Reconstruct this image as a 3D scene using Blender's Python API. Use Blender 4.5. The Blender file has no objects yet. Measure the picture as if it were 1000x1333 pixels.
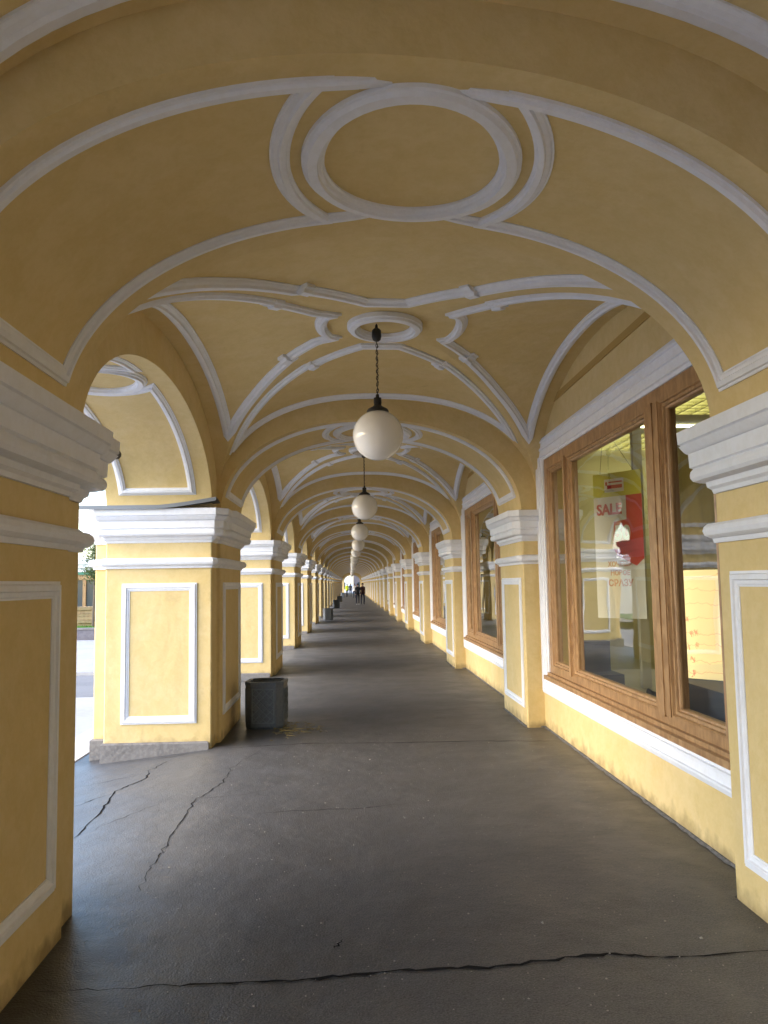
import bpy, math, random
from mathutils import Vector, Matrix
from math import sin, cos, pi, radians, sqrt
random.seed(7)
C = bpy.context.scene
COL = C.collection

# ------------------------------------------------------------ camera, sky, sun, exposure
F_PX, PITCH, YAW, ROLL, CAM_H = 1045.67, 0.0876, 0.0432, 0.0161, 1.8
cam = bpy.data.cameras.new('camera'); cam_o = bpy.data.objects.new('camera', cam); COL.objects.link(cam_o)
cam.sensor_fit = 'HORIZONTAL'; cam.sensor_width = 36.0; cam.lens = 36.0 * F_PX / 1000.0
cam.clip_end = 3000; cam.clip_start = 0.05
_f = Vector((sin(YAW) * cos(PITCH), cos(YAW) * cos(PITCH), sin(PITCH)))
_r = Vector((cos(YAW), -sin(YAW), 0)); _u = _r.cross(_f)
_a = -ROLL
r2 = _r * cos(_a) + _u * sin(_a); u2 = _u * cos(_a) - _r * sin(_a)
M = Matrix((r2, u2, -_f)).transposed().to_4x4(); M.translation = Vector((0, 0, CAM_H))
cam_o.matrix_world = M
C.camera = cam_o

w = bpy.data.worlds.new('World'); C.world = w; w.use_nodes = True
nt = w.node_tree; nt.nodes.clear()
SUN_EL, SUN_AZ = radians(32), radians(-108)          # azimuth from +Y, clockwise
sky = nt.nodes.new('ShaderNodeTexSky'); sky.sky_type = 'NISHITA'; sky.sun_disc = False
sky.sun_elevation = SUN_EL; sky.sun_rotation = SUN_AZ; sky.dust_density = 1.5; sky.air_density = 1.0; sky.ozone_density = 1.0
bgn = nt.nodes.new('ShaderNodeBackground'); bgn.inputs[1].default_value = 0.15
hs = nt.nodes.new('ShaderNodeHueSaturation'); hs.inputs['Saturation'].default_value = 1.25
wo = nt.nodes.new('ShaderNodeOutputWorld')
nt.links.new(sky.outputs[0], hs.inputs['Color']); nt.links.new(hs.outputs[0], bgn.inputs[0]); nt.links.new(bgn.outputs[0], wo.inputs[0])
sl = bpy.data.lights.new('sun', 'SUN'); sl.energy = 0.5; sl.angle = radians(60); sl.color = (0.93, 0.96, 1)
so = bpy.data.objects.new('sun', sl); COL.objects.link(so)
sd = Vector((sin(SUN_AZ) * cos(SUN_EL), cos(SUN_AZ) * cos(SUN_EL), sin(SUN_EL)))
so.rotation_euler = sd.to_track_quat('Z', 'Y').to_euler(); so.location = (-10, 0, 20)
C.view_settings.view_transform = 'Standard'; C.view_settings.look = 'None'
C.view_settings.exposure = 2.40; C.view_settings.gamma = 1.0
C.cycles.max_bounces = 12; C.cycles.diffuse_bounces = 7; C.cycles.glossy_bounces = 4
C.cycles.transparent_max_bounces = 12

# ------------------------------------------------------------ materials
def mat(name, col, rough=0.8, spec=0.3, metal=0.0, noise=None, bump=None, emit=None, coat=0.0):
    """noise: list of (scale, amount, colour) blotches laid over the base colour; bump: (scale, strength, dist)"""
    m = bpy.data.materials.new(name); m.use_nodes = True
    t = m.node_tree; b = t.nodes['Principled BSDF']
    b.inputs['Base Color'].default_value = (*col, 1); b.inputs['Roughness'].default_value = rough
    b.inputs['Specular IOR Level'].default_value = spec; b.inputs['Metallic'].default_value = metal
    b.inputs['Coat Weight'].default_value = coat
    geo = t.nodes.new('ShaderNodeNewGeometry')
    last = None
    for i, (sc, amt, c2) in enumerate(noise or []):
        n = t.nodes.new('ShaderNodeTexNoise'); n.inputs['Scale'].default_value = sc; n.inputs['Detail'].default_value = 6
        n.inputs['Roughness'].default_value = 0.6
        t.links.new(geo.outputs['Position'], n.inputs['Vector'])
        r = t.nodes.new('ShaderNodeValToRGB'); r.color_ramp.elements[0].position = 0.465; r.color_ramp.elements[1].position = 0.57
        r.color_ramp.elements[0].color = (0, 0, 0, 1); r.color_ramp.elements[1].color = (amt, amt, amt, 1)
        t.links.new(n.outputs[0], r.inputs[0])
        mx = t.nodes.new('ShaderNodeMix'); mx.data_type = 'RGBA'
        t.links.new(r.outputs[0], mx.inputs[0])
        if last: t.links.new(last, mx.inputs[6])
        else: mx.inputs[6].default_value = (*col, 1)
        mx.inputs[7].default_value = (*c2, 1); last = mx.outputs[2]
    if last: t.links.new(last, b.inputs['Base Color'])
    if bump:
        n = t.nodes.new('ShaderNodeTexNoise'); n.inputs['Scale'].default_value = bump[0]; n.inputs['Detail'].default_value = 8
        t.links.new(geo.outputs['Position'], n.inputs['Vector'])
        bp = t.nodes.new('ShaderNodeBump'); bp.inputs['Strength'].default_value = bump[1]; bp.inputs['Distance'].default_value = bump[2]
        t.links.new(n.outputs[0], bp.inputs['Height']); t.links.new(bp.outputs[0], b.inputs['Normal'])
    if emit:
        b.inputs['Emission Color'].default_value = (*emit[0], 1); b.inputs['Emission Strength'].default_value = emit[1]
    return m, t, b, geo, last

def plaster():
    base = (0.665, 0.515, 0.25)
    m, t, b, geo, last = mat('yellow plaster', base, 0.85, 0.25,
        noise=[(0.55, 0.40, (0.615, 0.455, 0.19)), (2.3, 0.35, (0.71, 0.57, 0.32)), (5.5, 0.20, (0.57, 0.44, 0.19)), (14, 0.14, (0.54, 0.40, 0.15)), (45, 0.12, (0.72, 0.60, 0.33))], bump=(7, 0.35, 0.03))
    # splash dirt along the foot of the walls: ragged band of stain
    sx = t.nodes.new('ShaderNodeSeparateXYZ'); t.links.new(geo.outputs['Position'], sx.inputs[0])
    n = t.nodes.new('ShaderNodeTexNoise'); n.inputs['Scale'].default_value = 7; n.inputs['Detail'].default_value = 9
    t.links.new(geo.outputs['Position'], n.inputs['Vector'])
    ma = t.nodes.new('ShaderNodeMath'); ma.operation = 'MULTIPLY_ADD'; ma.inputs[1].default_value = -0.30; ma.inputs[2].default_value = 0.15
    t.links.new(n.outputs[0], ma.inputs[0])
    ad = t.nodes.new('ShaderNodeMath'); ad.operation = 'ADD'; t.links.new(sx.outputs[2], ad.inputs[0]); t.links.new(ma.outputs[0], ad.inputs[1])
    mr = t.nodes.new('ShaderNodeMapRange'); mr.inputs[1].default_value = 0.0; mr.inputs[2].default_value = 0.12
    mr.inputs[3].default_value = 0.6; mr.inputs[4].default_value = 0.0
    t.links.new(ad.outputs[0], mr.inputs[0])
    ns = t.nodes.new('ShaderNodeTexNoise'); ns.inputs['Scale'].default_value = 1.9; ns.inputs['Detail'].default_value = 10; ns.inputs['Roughness'].default_value = .72; ns.inputs['Distortion'].default_value = .6
    t.links.new(geo.outputs['Position'], ns.inputs['Vector'])
    rs = t.nodes.new('ShaderNodeMapRange'); rs.inputs[1].default_value = .63; rs.inputs[2].default_value = .76; rs.inputs[4].default_value = .38; t.links.new(ns.outputs[0], rs.inputs[0])
    m0 = t.nodes.new('ShaderNodeMix'); m0.data_type = 'RGBA'; m0.inputs[7].default_value = (0.34, 0.25, 0.12, 1)
    t.links.new(rs.outputs[0], m0.inputs[0]); t.links.new(last, m0.inputs[6]); last = m0.outputs[2]
    mx = t.nodes.new('ShaderNodeMix'); mx.data_type = 'RGBA'; mx.inputs[7].default_value = (0.16, 0.11, 0.05, 1)
    t.links.new(mr.outputs[0], mx.inputs[0]); t.links.new(last, mx.inputs[6]); t.links.new(mx.outputs[2], b.inputs['Base Color'])
    return m
PL = plaster()
WH = mat('white stucco', (0.78, 0.80, 0.86), 0.7, 0.3, noise=[(1.7, 0.35, (0.73, 0.745, 0.79)), (6, 0.18, (0.66, 0.665, 0.68)), (22, 0.12, (0.62, 0.61, 0.60))], bump=(30, 0.15, 0.01))[0]
STONE = mat('grey plinth stone', (0.20, 0.19, 0.185), 0.85, 0.2, noise=[(3, 0.5, (0.14, 0.13, 0.125)), (25, 0.4, (0.26, 0.25, 0.24))], bump=(18, 0.5, 0.02))[0]
KERB = mat('pale granite', (0.46, 0.45, 0.44), 0.85, 0.2, noise=[(3, 0.5, (0.36, 0.35, 0.34)), (40, 0.4, (0.54, 0.52, 0.5))], bump=(25, 0.4, 0.02))[0]
PAVE = mat('pale pavement', (0.38, 0.38, 0.39), 0.9, 0.2, noise=[(0.6, 0.5, (0.32, 0.32, 0.34)), (9, 0.3, (0.43, 0.43, 0.42))], bump=(20, 0.3, 0.02))[0]
ROADM = mat('street asphalt', (0.20, 0.205, 0.22), 0.85, 0.3, noise=[(0.8, 0.5, (0.15, 0.15, 0.17)), (30, 0.3, (0.26, 0.26, 0.27))], bump=(40, 0.4, 0.01))[0]
CRACK = mat('crack shadow', (0.022, 0.021, 0.021), 1.0, 0.0)[0]
METAL = mat('grey flashing metal', (0.16, 0.17, 0.18), 0.5, 0.5, 0.5)[0]
BLACK = mat('black iron', (0.02, 0.017, 0.015), 0.5, 0.4)[0]
BRASSY = mat('dull chain iron', (0.06, 0.04, 0.02), 0.5, 0.5, 0.4)[0]

def asphalt():
    m, t, b, geo, last = mat('floor asphalt', (0.043, 0.044, 0.050), 0.62, 0.5,
        noise=[(0.45, 0.8, (0.078, 0.079, 0.084)), (1.6, 0.6, (0.040, 0.040, 0.042)), (4.5, 0.45, (0.078, 0.077, 0.075)), (13, 0.45, (0.034, 0.034, 0.036)), (32, 0.35, (0.085, 0.083, 0.082)), (60, 0.6, (0.026, 0.026, 0.028)), (110, 0.55, (0.12, 0.118, 0.118))])
    # pale grit: scattered pebbles
    v = t.nodes.new('ShaderNodeTexVoronoi'); v.inputs['Scale'].default_value = 14; t.links.new(geo.outputs['Position'], v.inputs['Vector'])
    lt = t.nodes.new('ShaderNodeMath'); lt.operation = 'LESS_THAN'; lt.inputs[1].default_value = 0.07; t.links.new(v.outputs['Distance'], lt.inputs[0])
    cs = t.nodes.new('ShaderNodeSeparateColor'); t.links.new(v.outputs['Color'], cs.inputs[0])
    gt = t.nodes.new('ShaderNodeMath'); gt.operation = 'GREATER_THAN'; gt.inputs[1].default_value = 0.72; t.links.new(cs.outputs[0], gt.inputs[0])
    mu = t.nodes.new('ShaderNodeMath'); mu.operation = 'MULTIPLY'; t.links.new(lt.outputs[0], mu.inputs[0]); t.links.new(gt.outputs[0], mu.inputs[1])
    mx = t.nodes.new('ShaderNodeMix'); mx.data_type = 'RGBA'; mx.inputs[7].default_value = (0.26, 0.25, 0.24, 1)
    t.links.new(mu.outputs[0], mx.inputs[0]); t.links.new(last, mx.inputs[6])
    # light tan dust streak along the shop wall
    sx = t.nodes.new('ShaderNodeSeparateXYZ'); t.links.new(geo.outputs['Position'], sx.inputs[0])
    n = t.nodes.new('ShaderNodeTexNoise'); n.inputs['Scale'].default_value = 1.6; n.inputs['Detail'].default_value = 8; t.links.new(geo.outputs['Position'], n.inputs['Vector'])
    ad = t.nodes.new('ShaderNodeMath'); ad.operation = 'ADD'; ad.inputs[1].default_value = 0.0; t.links.new(sx.outputs[0], ad.inputs[0])
    mr = t.nodes.new('ShaderNodeMapRange'); mr.inputs[1].default_value = 1.25; mr.inputs[2].default_value = 2.2; mr.inputs[4].default_value = 1.0
    t.links.new(ad.outputs[0], mr.inputs[0])
    m2 = t.nodes.new('ShaderNodeMix'); m2.data_type = 'RGBA'; m2.inputs[7].default_value = (0.115, 0.110, 0.102, 1)
    nd = t.nodes.new('ShaderNodeTexNoise'); nd.inputs['Scale'].default_value = 2.6; nd.inputs['Detail'].default_value = 10; nd.inputs['Roughness'].default_value = .65; nd.inputs['Distortion'].default_value = .5
    t.links.new(geo.outputs['Position'], nd.inputs['Vector'])
    rd = t.nodes.new('ShaderNodeMapRange'); rd.inputs[1].default_value = .47; rd.inputs[2].default_value = .60; rd.inputs[4].default_value = .7; t.links.new(nd.outputs[0], rd.inputs[0])
    md = t.nodes.new('ShaderNodeMath'); md.operation = 'MULTIPLY'; t.links.new(mr.outputs[0], md.inputs[0]); t.links.new(rd.outputs[0], md.inputs[1])
    t.links.new(md.outputs[0], m2.inputs[0])
    # paler asphalt towards the street side
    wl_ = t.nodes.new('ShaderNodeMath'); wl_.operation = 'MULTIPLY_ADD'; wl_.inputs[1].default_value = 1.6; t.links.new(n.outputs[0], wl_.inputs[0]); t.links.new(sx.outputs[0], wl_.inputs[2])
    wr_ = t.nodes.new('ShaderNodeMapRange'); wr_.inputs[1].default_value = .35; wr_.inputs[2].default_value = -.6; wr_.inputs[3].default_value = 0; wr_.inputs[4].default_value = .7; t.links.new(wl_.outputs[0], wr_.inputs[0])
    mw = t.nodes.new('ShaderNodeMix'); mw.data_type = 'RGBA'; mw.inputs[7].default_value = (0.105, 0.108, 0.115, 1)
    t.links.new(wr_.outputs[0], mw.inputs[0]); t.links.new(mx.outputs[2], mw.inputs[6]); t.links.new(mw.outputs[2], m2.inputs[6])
    # damp grime and pier shadows, painted into the floor colour round each foot
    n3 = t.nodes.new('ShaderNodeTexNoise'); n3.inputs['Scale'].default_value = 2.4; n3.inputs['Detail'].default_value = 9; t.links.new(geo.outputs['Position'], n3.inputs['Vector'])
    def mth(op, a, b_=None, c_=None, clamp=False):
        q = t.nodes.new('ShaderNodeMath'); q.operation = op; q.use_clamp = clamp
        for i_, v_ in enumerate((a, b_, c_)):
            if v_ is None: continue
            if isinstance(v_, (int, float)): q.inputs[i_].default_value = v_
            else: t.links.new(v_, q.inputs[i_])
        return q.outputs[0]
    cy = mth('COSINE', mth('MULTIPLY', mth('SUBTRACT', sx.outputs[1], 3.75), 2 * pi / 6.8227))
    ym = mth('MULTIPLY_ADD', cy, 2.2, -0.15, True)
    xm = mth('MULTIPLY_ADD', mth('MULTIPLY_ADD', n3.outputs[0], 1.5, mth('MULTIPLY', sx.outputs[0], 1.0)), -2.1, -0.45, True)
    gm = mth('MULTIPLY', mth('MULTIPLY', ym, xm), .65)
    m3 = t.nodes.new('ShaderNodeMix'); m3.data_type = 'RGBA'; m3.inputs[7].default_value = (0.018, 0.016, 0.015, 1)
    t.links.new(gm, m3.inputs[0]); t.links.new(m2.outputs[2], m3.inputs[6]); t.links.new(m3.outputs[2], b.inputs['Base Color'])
    # roughness variation and two-scale bump
    rr = t.nodes.new('ShaderNodeMapRange'); rr.inputs[3].default_value = 0.32; rr.inputs[4].default_value = 0.58; t.links.new(n.outputs[0], rr.inputs[0]); t.links.new(rr.outputs[0], b.inputs['Roughness'])
    n1 = t.nodes.new('ShaderNodeTexNoise'); n1.inputs['Scale'].default_value = 90; n1.inputs['Detail'].default_value = 4; t.links.new(geo.outputs['Position'], n1.inputs['Vector'])
    b1 = t.nodes.new('ShaderNodeBump'); b1.inputs['Strength'].default_value = 0.6; b1.inputs['Distance'].default_value = 0.006; t.links.new(n1.outputs[0], b1.inputs['Height'])
    n2 = t.nodes.new('ShaderNodeTexNoise'); n2.inputs['Scale'].default_value = 3; n2.inputs['Detail'].default_value = 5; t.links.new(geo.outputs['Position'], n2.inputs['Vector'])
    b2 = t.nodes.new('ShaderNodeBump'); b2.inputs['Strength'].default_value = 0.5; b2.inputs['Distance'].default_value = 0.04; t.links.new(n2.outputs[0], b2.inputs['Height'])
    t.links.new(b1.outputs[0], b2.inputs['Normal']); t.links.new(b2.outputs[0], b.inputs['Normal'])
    return m
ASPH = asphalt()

def wood():
    m, t, b, geo, last = mat('varnished brown wood', (0.30, 0.135, 0.04), 0.42, 0.45, coat=0.15)
    mp = t.nodes.new('ShaderNodeMapping'); mp.inputs['Scale'].default_value = (18, 5, 2.2); t.links.new(geo.outputs['Position'], mp.inputs[0])
    n = t.nodes.new('ShaderNodeTexNoise'); n.inputs['Scale'].default_value = 2.5; n.inputs['Detail'].default_value = 9; n.inputs['Distortion'].default_value = 1.2; t.links.new(mp.outputs[0], n.inputs['Vector'])
    r = t.nodes.new('ShaderNodeValToRGB'); r.color_ramp.elements[0].position = 0.3; r.color_ramp.elements[1].position = 0.72
    r.color_ramp.elements[0].color = (0.25, 0.13, 0.05, 1); r.color_ramp.elements[1].color = (0.46, 0.28, 0.13, 1)
    t.links.new(n.outputs[0], r.inputs[0]); t.links.new(r.outputs[0], b.inputs['Base Color'])
    return m
WOOD = wood()

def glass():
    m = bpy.data.materials.new('window glass'); m.use_nodes = True; t = m.node_tree; t.nodes.clear()
    o = t.nodes.new('ShaderNodeOutputMaterial'); mx = t.nodes.new('ShaderNodeMixShader')
    tr = t.nodes.new('ShaderNodeBsdfTransparent'); tr.inputs[0].default_value = (0.86, 0.89, 0.85, 1)
    gl = t.nodes.new('ShaderNodeBsdfGlossy'); gl.inputs['Roughness'].default_value = 0.015; gl.inputs[0].default_value = (0.97, 0.97, 0.97, 1)
    fr = t.nodes.new('ShaderNodeFresnel'); fr.inputs[0].default_value = 1.5
    mu = t.nodes.new('ShaderNodeMath'); mu.operation = 'MULTIPLY'; mu.inputs[1].default_value = 1.35; mu.use_clamp = True
    t.links.new(fr.outputs[0], mu.inputs[0]); t.links.new(mu.outputs[0], mx.inputs[0])
    t.links.new(tr.outputs[0], mx.inputs[1]); t.links.new(gl.outputs[0], mx.inputs[2]); t.links.new(mx.outputs[0], o.inputs[0])
    # slightly wavy float glass
    geo = t.nodes.new('ShaderNodeNewGeometry'); n = t.nodes.new('ShaderNodeTexNoise'); n.inputs['Scale'].default_value = 1.1
    t.links.new(geo.outputs['Position'], n.inputs['Vector'])
    bp = t.nodes.new('ShaderNodeBump'); bp.inputs['Strength'].default_value = 0.06; bp.inputs['Distance'].default_value = 0.05
    t.links.new(n.outputs[0], bp.inputs['Height']); t.links.new(bp.outputs[0], gl.inputs['Normal'])
    return m
GLASS = glass()
SHOPW = mat('olive shop wall', (0.55, 0.52, 0.32), 0.8, 0.3, noise=[(1.5, 0.3, (0.48, 0.45, 0.26))])[0]
SHOPD = mat('dark shop curtain', (0.13, 0.10, 0.035), 0.9, 0.2, noise=[(2, 0.6, (0.09, 0.07, 0.03))])[0]
SHOPF = mat('beige display floor', (0.42, 0.38, 0.27), 0.6, 0.4)[0]
SHOPC = mat('shop ceiling white', (0.5, 0.48, 0.36), 0.8, 0.3)[0]
DARKB = mat('dark blue-grey board', (0.035, 0.04, 0.055), 0.6, 0.4)[0]
LOUV = mat('lit louvre', (0.8, 0.8, 0.5), 0.4, emit=((1.0, 0.96, 0.70), 1.8))[0]
LOUVM = mat('louvre blade', (0.45, 0.43, 0.22), 0.3, 0.5, 0.6)[0]
GLOBE = mat('milk glass', (0.90, 0.885, 0.86), 0.12, 0.5, coat=0.3, noise=[(5, 0.2, (0.84, 0.82, 0.78))])[0]

# ------------------------------------------------------------ mesh builder
XL, XLP, XR, XW = -1.565, -1.515, 2.15, 2.372
S, KSH, Y0 = 6.8227, 0.087, 3.54
ZS = 2.665
def shear(p):
    return Vector((p[0], p[1] + KSH * min(max(p[0] - XL, 0), XW - XL), p[2]))

class MB:
    def __init__(s): s.v = []; s.f = []; s.sm = []; s.mi = []
    def add(s, vs, fs, smooth=False, mi=0):
        o = len(s.v); s.v += [Vector(p) for p in vs]
        for f in fs: s.f.append(tuple(i + o for i in f)); s.sm.append(smooth); s.mi.append(mi)
        return s
    def box(s, x0, x1, y0, y1, z0, z1, mi=0):
        v = [(x, y, z) for z in (z0, z1) for y in (y0, y1) for x in (x0, x1)]
        return s.add(v, [(0, 2, 3, 1), (4, 5, 7, 6), (0, 1, 5, 4), (2, 6, 7, 3), (0, 4, 6, 2), (1, 3, 7, 5)], mi=mi)
    def grid(s, rows, smooth=True, close=False, mi=0):
        n = len(rows[0]); vs = [p for r in rows for p in r]; fs = []
        for i in range(len(rows) - 1 + (1 if close else 0)):
            j = (i + 1) % len(rows)
            for k in range(n - 1): fs.append((i * n + k, i * n + k + 1, j * n + k + 1, j * n + k))
        return s.add(vs, fs, smooth, mi)
    def ngon(s, pts, mi=0): return s.add(pts, [tuple(range(len(pts)))], mi=mi)
    def tube(s, a, b, r0, r1=None, n=10, caps=True, mi=0):
        a, b = Vector(a), Vector(b); r1 = r0 if r1 is None else r1
        d = (b - a).normalized(); u = d.orthogonal().normalized(); v = d.cross(u)
        ra = [a + (u * cos(2 * pi * i / n) + v * sin(2 * pi * i / n)) * r0 for i in range(n)]
        rb = [b + (u * cos(2 * pi * i / n) + v * sin(2 * pi * i / n)) * r1 for i in range(n)]
        s.add(ra + rb, [(i, (i + 1) % n, n + (i + 1) % n, n + i) for i in range(n)], True, mi)
        if caps: s.ngon(ra[::-1], mi); s.ngon(rb, mi)
        return s
    def lathe(s, prof, c=(0, 0, 0), n=32, smooth=True, mi=0):
        rows = [[Vector((c[0] + r * cos(2 * pi * i / n), c[1] + r * sin(2 * pi * i / n), c[2] + z)) for (r, z) in prof] for i in range(n)]
        return s.grid(rows, smooth, True, mi)
    def build(s, name, m, parent=None, sh=True, loc=None):
        me = bpy.data.meshes.new(name); vs = [shear(p) for p in s.v] if sh else s.v
        me.from_pydata([tuple(p) for p in vs], [], s.f)
        for mm in (m if isinstance(m, (list, tuple)) else [m]): me.materials.append(mm)
        me.polygons.foreach_set('use_smooth', s.sm); me.polygons.foreach_set('material_index', s.mi)
        me.update()
        o = bpy.data.objects.new(name, me); COL.objects.link(o)
        if parent: o.parent = parent
        if loc: o.location = loc
        return o
def tag(o, label=None, cat=None, group=None, kind=None):
    if label: o['label'] = label
    if cat: o['category'] = cat
    if group: o['group'] = group
    if kind: o['kind'] = kind
    return o
def empty(name, loc=(0, 0, 0), rz=0):
    o = bpy.data.objects.new(name, None); COL.objects.link(o); o.location = loc; o.rotation_euler = (0, 0, rz)
    o.empty_display_size = 0.2; return o
def kids(o): return [c for c in ALLKIDS.get(o.name, [])]
def copy_tree(o, parent=None):
    c = o.copy(); COL.objects.link(c)
    if parent: c.parent = parent
    for ch in list(o.children): copy_tree(ch, c)
    return c

def sweep(mb, pts, nrm, prof, closed=False, lim=2.6):
    n = len(pts); rows = []
    for i in range(n):
        p = Vector(pts[i]); N = Vector(nrm[i]).normalized()
        a = Vector(pts[(i - 1) % n]) if (closed or i > 0) else None
        b = Vector(pts[(i + 1) % n]) if (closed or i < n - 1) else None
        d1 = (p - a).normalized() if a is not None else None
        d2 = (b - p).normalized() if b is not None else None
        if d1 is None: d1 = d2
        if d2 is None: d2 = d1
        t = d1 + d2
        if t.length < 1e-4: t = d2
        t.normalize(); L = N.cross(t).normalized(); sc = min(lim, 1 / max(0.2, t.dot(d2)))
        rows.append([p + L * (s_ * sc) + N * h for (s_, h) in prof])
    mb.grid(rows, False, closed)
    if not closed: mb.ngon(rows[0]); mb.ngon(rows[-1][::-1])

def offset_poly(poly, d):
    n = len(poly); out = []
    for i in range(n):
        a, b, c = Vector(poly[i - 1]), Vector(poly[i]), Vector(poly[(i + 1) % n])
        e1, e2 = (b - a).normalized(), (c - b).normalized()
        n1, n2 = Vector((e1.y, -e1.x)), Vector((e2.y, -e2.x)); m = (n1 + n2)
        m = m / max(0.3, m.length_squared) * 2 if m.length > 1e-6 else n1
        out.append(b + m * d)
    return out
def wrap(mb, poly, prof, top=True, bottom=True):
    """poly counter-clockwise plan outline; prof (offset, z) from bottom to top"""
    rings = []
    for (d, z) in prof: rings.append([(p.x, p.y, z) for p in offset_poly(poly, d)])
    n = len(poly)
    for a, b in zip(rings[:-1], rings[1:]):
        mb.add(a + b, [(i, (i + 1) % n, n + (i + 1) % n, n + i) for i in range(n)])
    if bottom: mb.ngon(rings[0][::-1])
    if top: mb.ngon(rings[-1])
def chamfer(poly, d=0.015):
    out = []; n = len(poly)
    for i in range(n):
        a, b, c = Vector(poly[i - 1]), Vector(poly[i]), Vector(poly[(i + 1) % n])
        out += [b + (a - b).normalized() * d, b + (c - b).normalized() * d]
    return out

MOULD = [(-0.045, -0.01), (-0.045, 0.016), (-0.030, 0.018), (-0.024, 0.032), (0.004, 0.034), (0.010, 0.020), (0.030, 0.016), (0.038, 0.008), (0.046, 0.008), (0.046, -0.01)]
def scaled(p, a, b=1.0): return [(x * a, (z * b if z > 0 else z)) for x, z in p]

# ------------------------------------------------------------ the arcade building, one bay
WL, WR = 0.86, 0.75
def wy(x): return WL + (WR - WL) * min(max((x - XLP) / (XR - XLP), 0), 1)
CX, AX, RS_, NS = (XLP + XR) / 2, (XR - XLP) / 2, 1.135, 2.1      # transverse arch
def arch_x(al): s_ = sin(al); return CX + AX * math.copysign(abs(s_) ** (2 / NS), s_)
def arch_zx(x):
    t = min(1, abs(x - CX) / AX); return ZS + RS_ * max(0, 1 - t ** NS) ** (1 / NS)
CV, AV, BV = (XL + XW) / 2, (XW - XL) / 2, S / 2 - 0.755          # vault
N1, N2 = 2.35, 2.15
def Ff(u): return max(0.0, 1 - min(1, abs(u)) ** N1) ** (1 / N1)
def Gg(v): return max(0.0, 1 - min(1, abs(v)) ** N2) ** (1 / N2)
def RF(v): return 1.385 + 0.09 * (1 - v * v)
def RSd(u): return (1.275 + 0.20 * (1 - u * u)) if u < 0 else 1.475
def zfront(x, y): return ZS + RF(y / BV) * Ff((x - CV) / AV)
def zside(x, y): return ZS + RSd((x - CV) / AV) * Gg(y / BV)
def vault_z(x, y): return max(zfront(x, y), zside(x, y)) if False else (zfront(x, y) if is_front(x, y) else zside(x, y))
def groin(v, sg):
    v = abs(v)
    if v >= 0.9999: return 1.0
    if v <= 1e-4: return 0.0
    lo, hi = 0.0, 1.0
    for _ in range(50):
        m_ = (lo + hi) / 2
        if RF(v) * Ff(m_) - RSd(sg * m_) * Gg(v) > 0: lo = m_
        else: hi = m_
    return (lo + hi) / 2
def is_front(x, y):
    u = (x - CV) / AV; return abs(u) <= groin(y / BV, 1 if u > 0 else -1)
def nrm_of(zf, x, y, e=0.004):
    dx = (zf(x + e, y) - zf(x - e, y)) / (2 * e); dy = (zf(x, y + e) - zf(x, y - e)) / (2 * e)
    return Vector((dx, dy, -1)).normalized()
VC = S / 2           # bay centre in local y (opening between pier 0 and pier 1)

B = empty('arcade_building', (0, 0, 0))
tag(B, 'long yellow plastered arcade with white mouldings, piers and vaults along a row of shop windows', 'building')
# make every part in local bay coordinates: y = 0 at the pier centre

def make_pier():
    py, pq, pi_ = 1.1765, WL, 0.90
    body = [(-2.75, -py), (XL, -py), (XL, -pq), (XLP, -pq), (XLP, pq), (XL, pq), (XL, py), (-2.75, py), (-2.75, pi_), (-2.95, pi_), (-2.95, -pi_), (-2.75, -pi_)]
    mb = MB(); wrap(mb, chamfer(body, 0.012), [(0, -0.5), (0, ZS)], bottom=False)
    pier = mb.build('pier', PL, B)
    h, p = 0.375, 0.2
    prof = [(0, 0), (.05, 0), (.10, .06), (.22, .10), (.25, .18), (.42, .185), (.60, .20), (.67, .25), (.68, .30), (.66, .35), (.58, .40), (.68, .42), (.70, .64), (.76, .645), (.82, .67), (.90, .72), (.96, .765), (.88, .775), (.98, .80), (1, .99), (.97, 1.0)]
    base = 2.29
    mb = MB(); wrap(mb, chamfer(body, 0.006), [(0, base - 0.004)] + [(a * p, base + b * h) for a, b in prof] + [(0, ZS + .012)]); mb.build('capital', WH, pier)
    sp = [(0, 2.0), (.02, 2.0), (.028, 2.025), (.045, 2.03), (.068, 2.045), (.078, 2.07), (.07, 2.095), (.05, 2.112), (0, 2.118)]
    mb = MB(); wrap(mb, chamfer(body, 0.006), sp); mb.build('string_course', WH, pier)
    st = [(-2.75, -py), (-1.62, -py), (-1.62, py), (-2.75, py), (-2.75, pi_), (-2.95, pi_), (-2.95, -pi_), (-2.75, -pi_)]
    mb = MB(); wrap(mb, st, [(0.028, -0.45), (0.028, 0.06), (0.012, 0.075), (0.0, 0.078)]); mb.build('plinth', STONE, pier)
    for sy in (-1, 1):                                        # panels on the two faces across the opening
        mb = MB(); y = sy * py; x0, x1, z0, z1 = -2.52, -1.77, 0.32, 1.79
        pts = [(x0, y, z0), (x1, y, z0), (x1, y, z1), (x0, y, z1)]
        if sy > 0: pts = pts[::-1]
        sweep(mb, pts, [(0, sy, 0)] * 4, scaled(MOULD, 0.95, .8), True); mb.build('panel_moulding', WH, pier)
    mb = MB(); y0, y1 = -WL + .2, WL - .2
    pts = [(XLP, y0, .33), (XLP, y1, .33), (XLP, y1, 1.79), (XLP, y0, 1.79)]
    sweep(mb, pts, [(1, 0, 0)] * 4, scaled(MOULD, 0.95, .8), True); mb.build('panel_moulding', WH, pier)
    mb = MB(); y0, y1 = -.66, .66
    pts = [(-2.95, y1, .33), (-2.95, y0, .33), (-2.95, y0, 1.79), (-2.95, y1, 1.79)]
    sweep(mb, pts, [(-1, 0, 0)] * 4, scaled(MOULD, 0.95, .8), True); mb.build('panel_moulding', WH, pier)
    return pier
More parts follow.
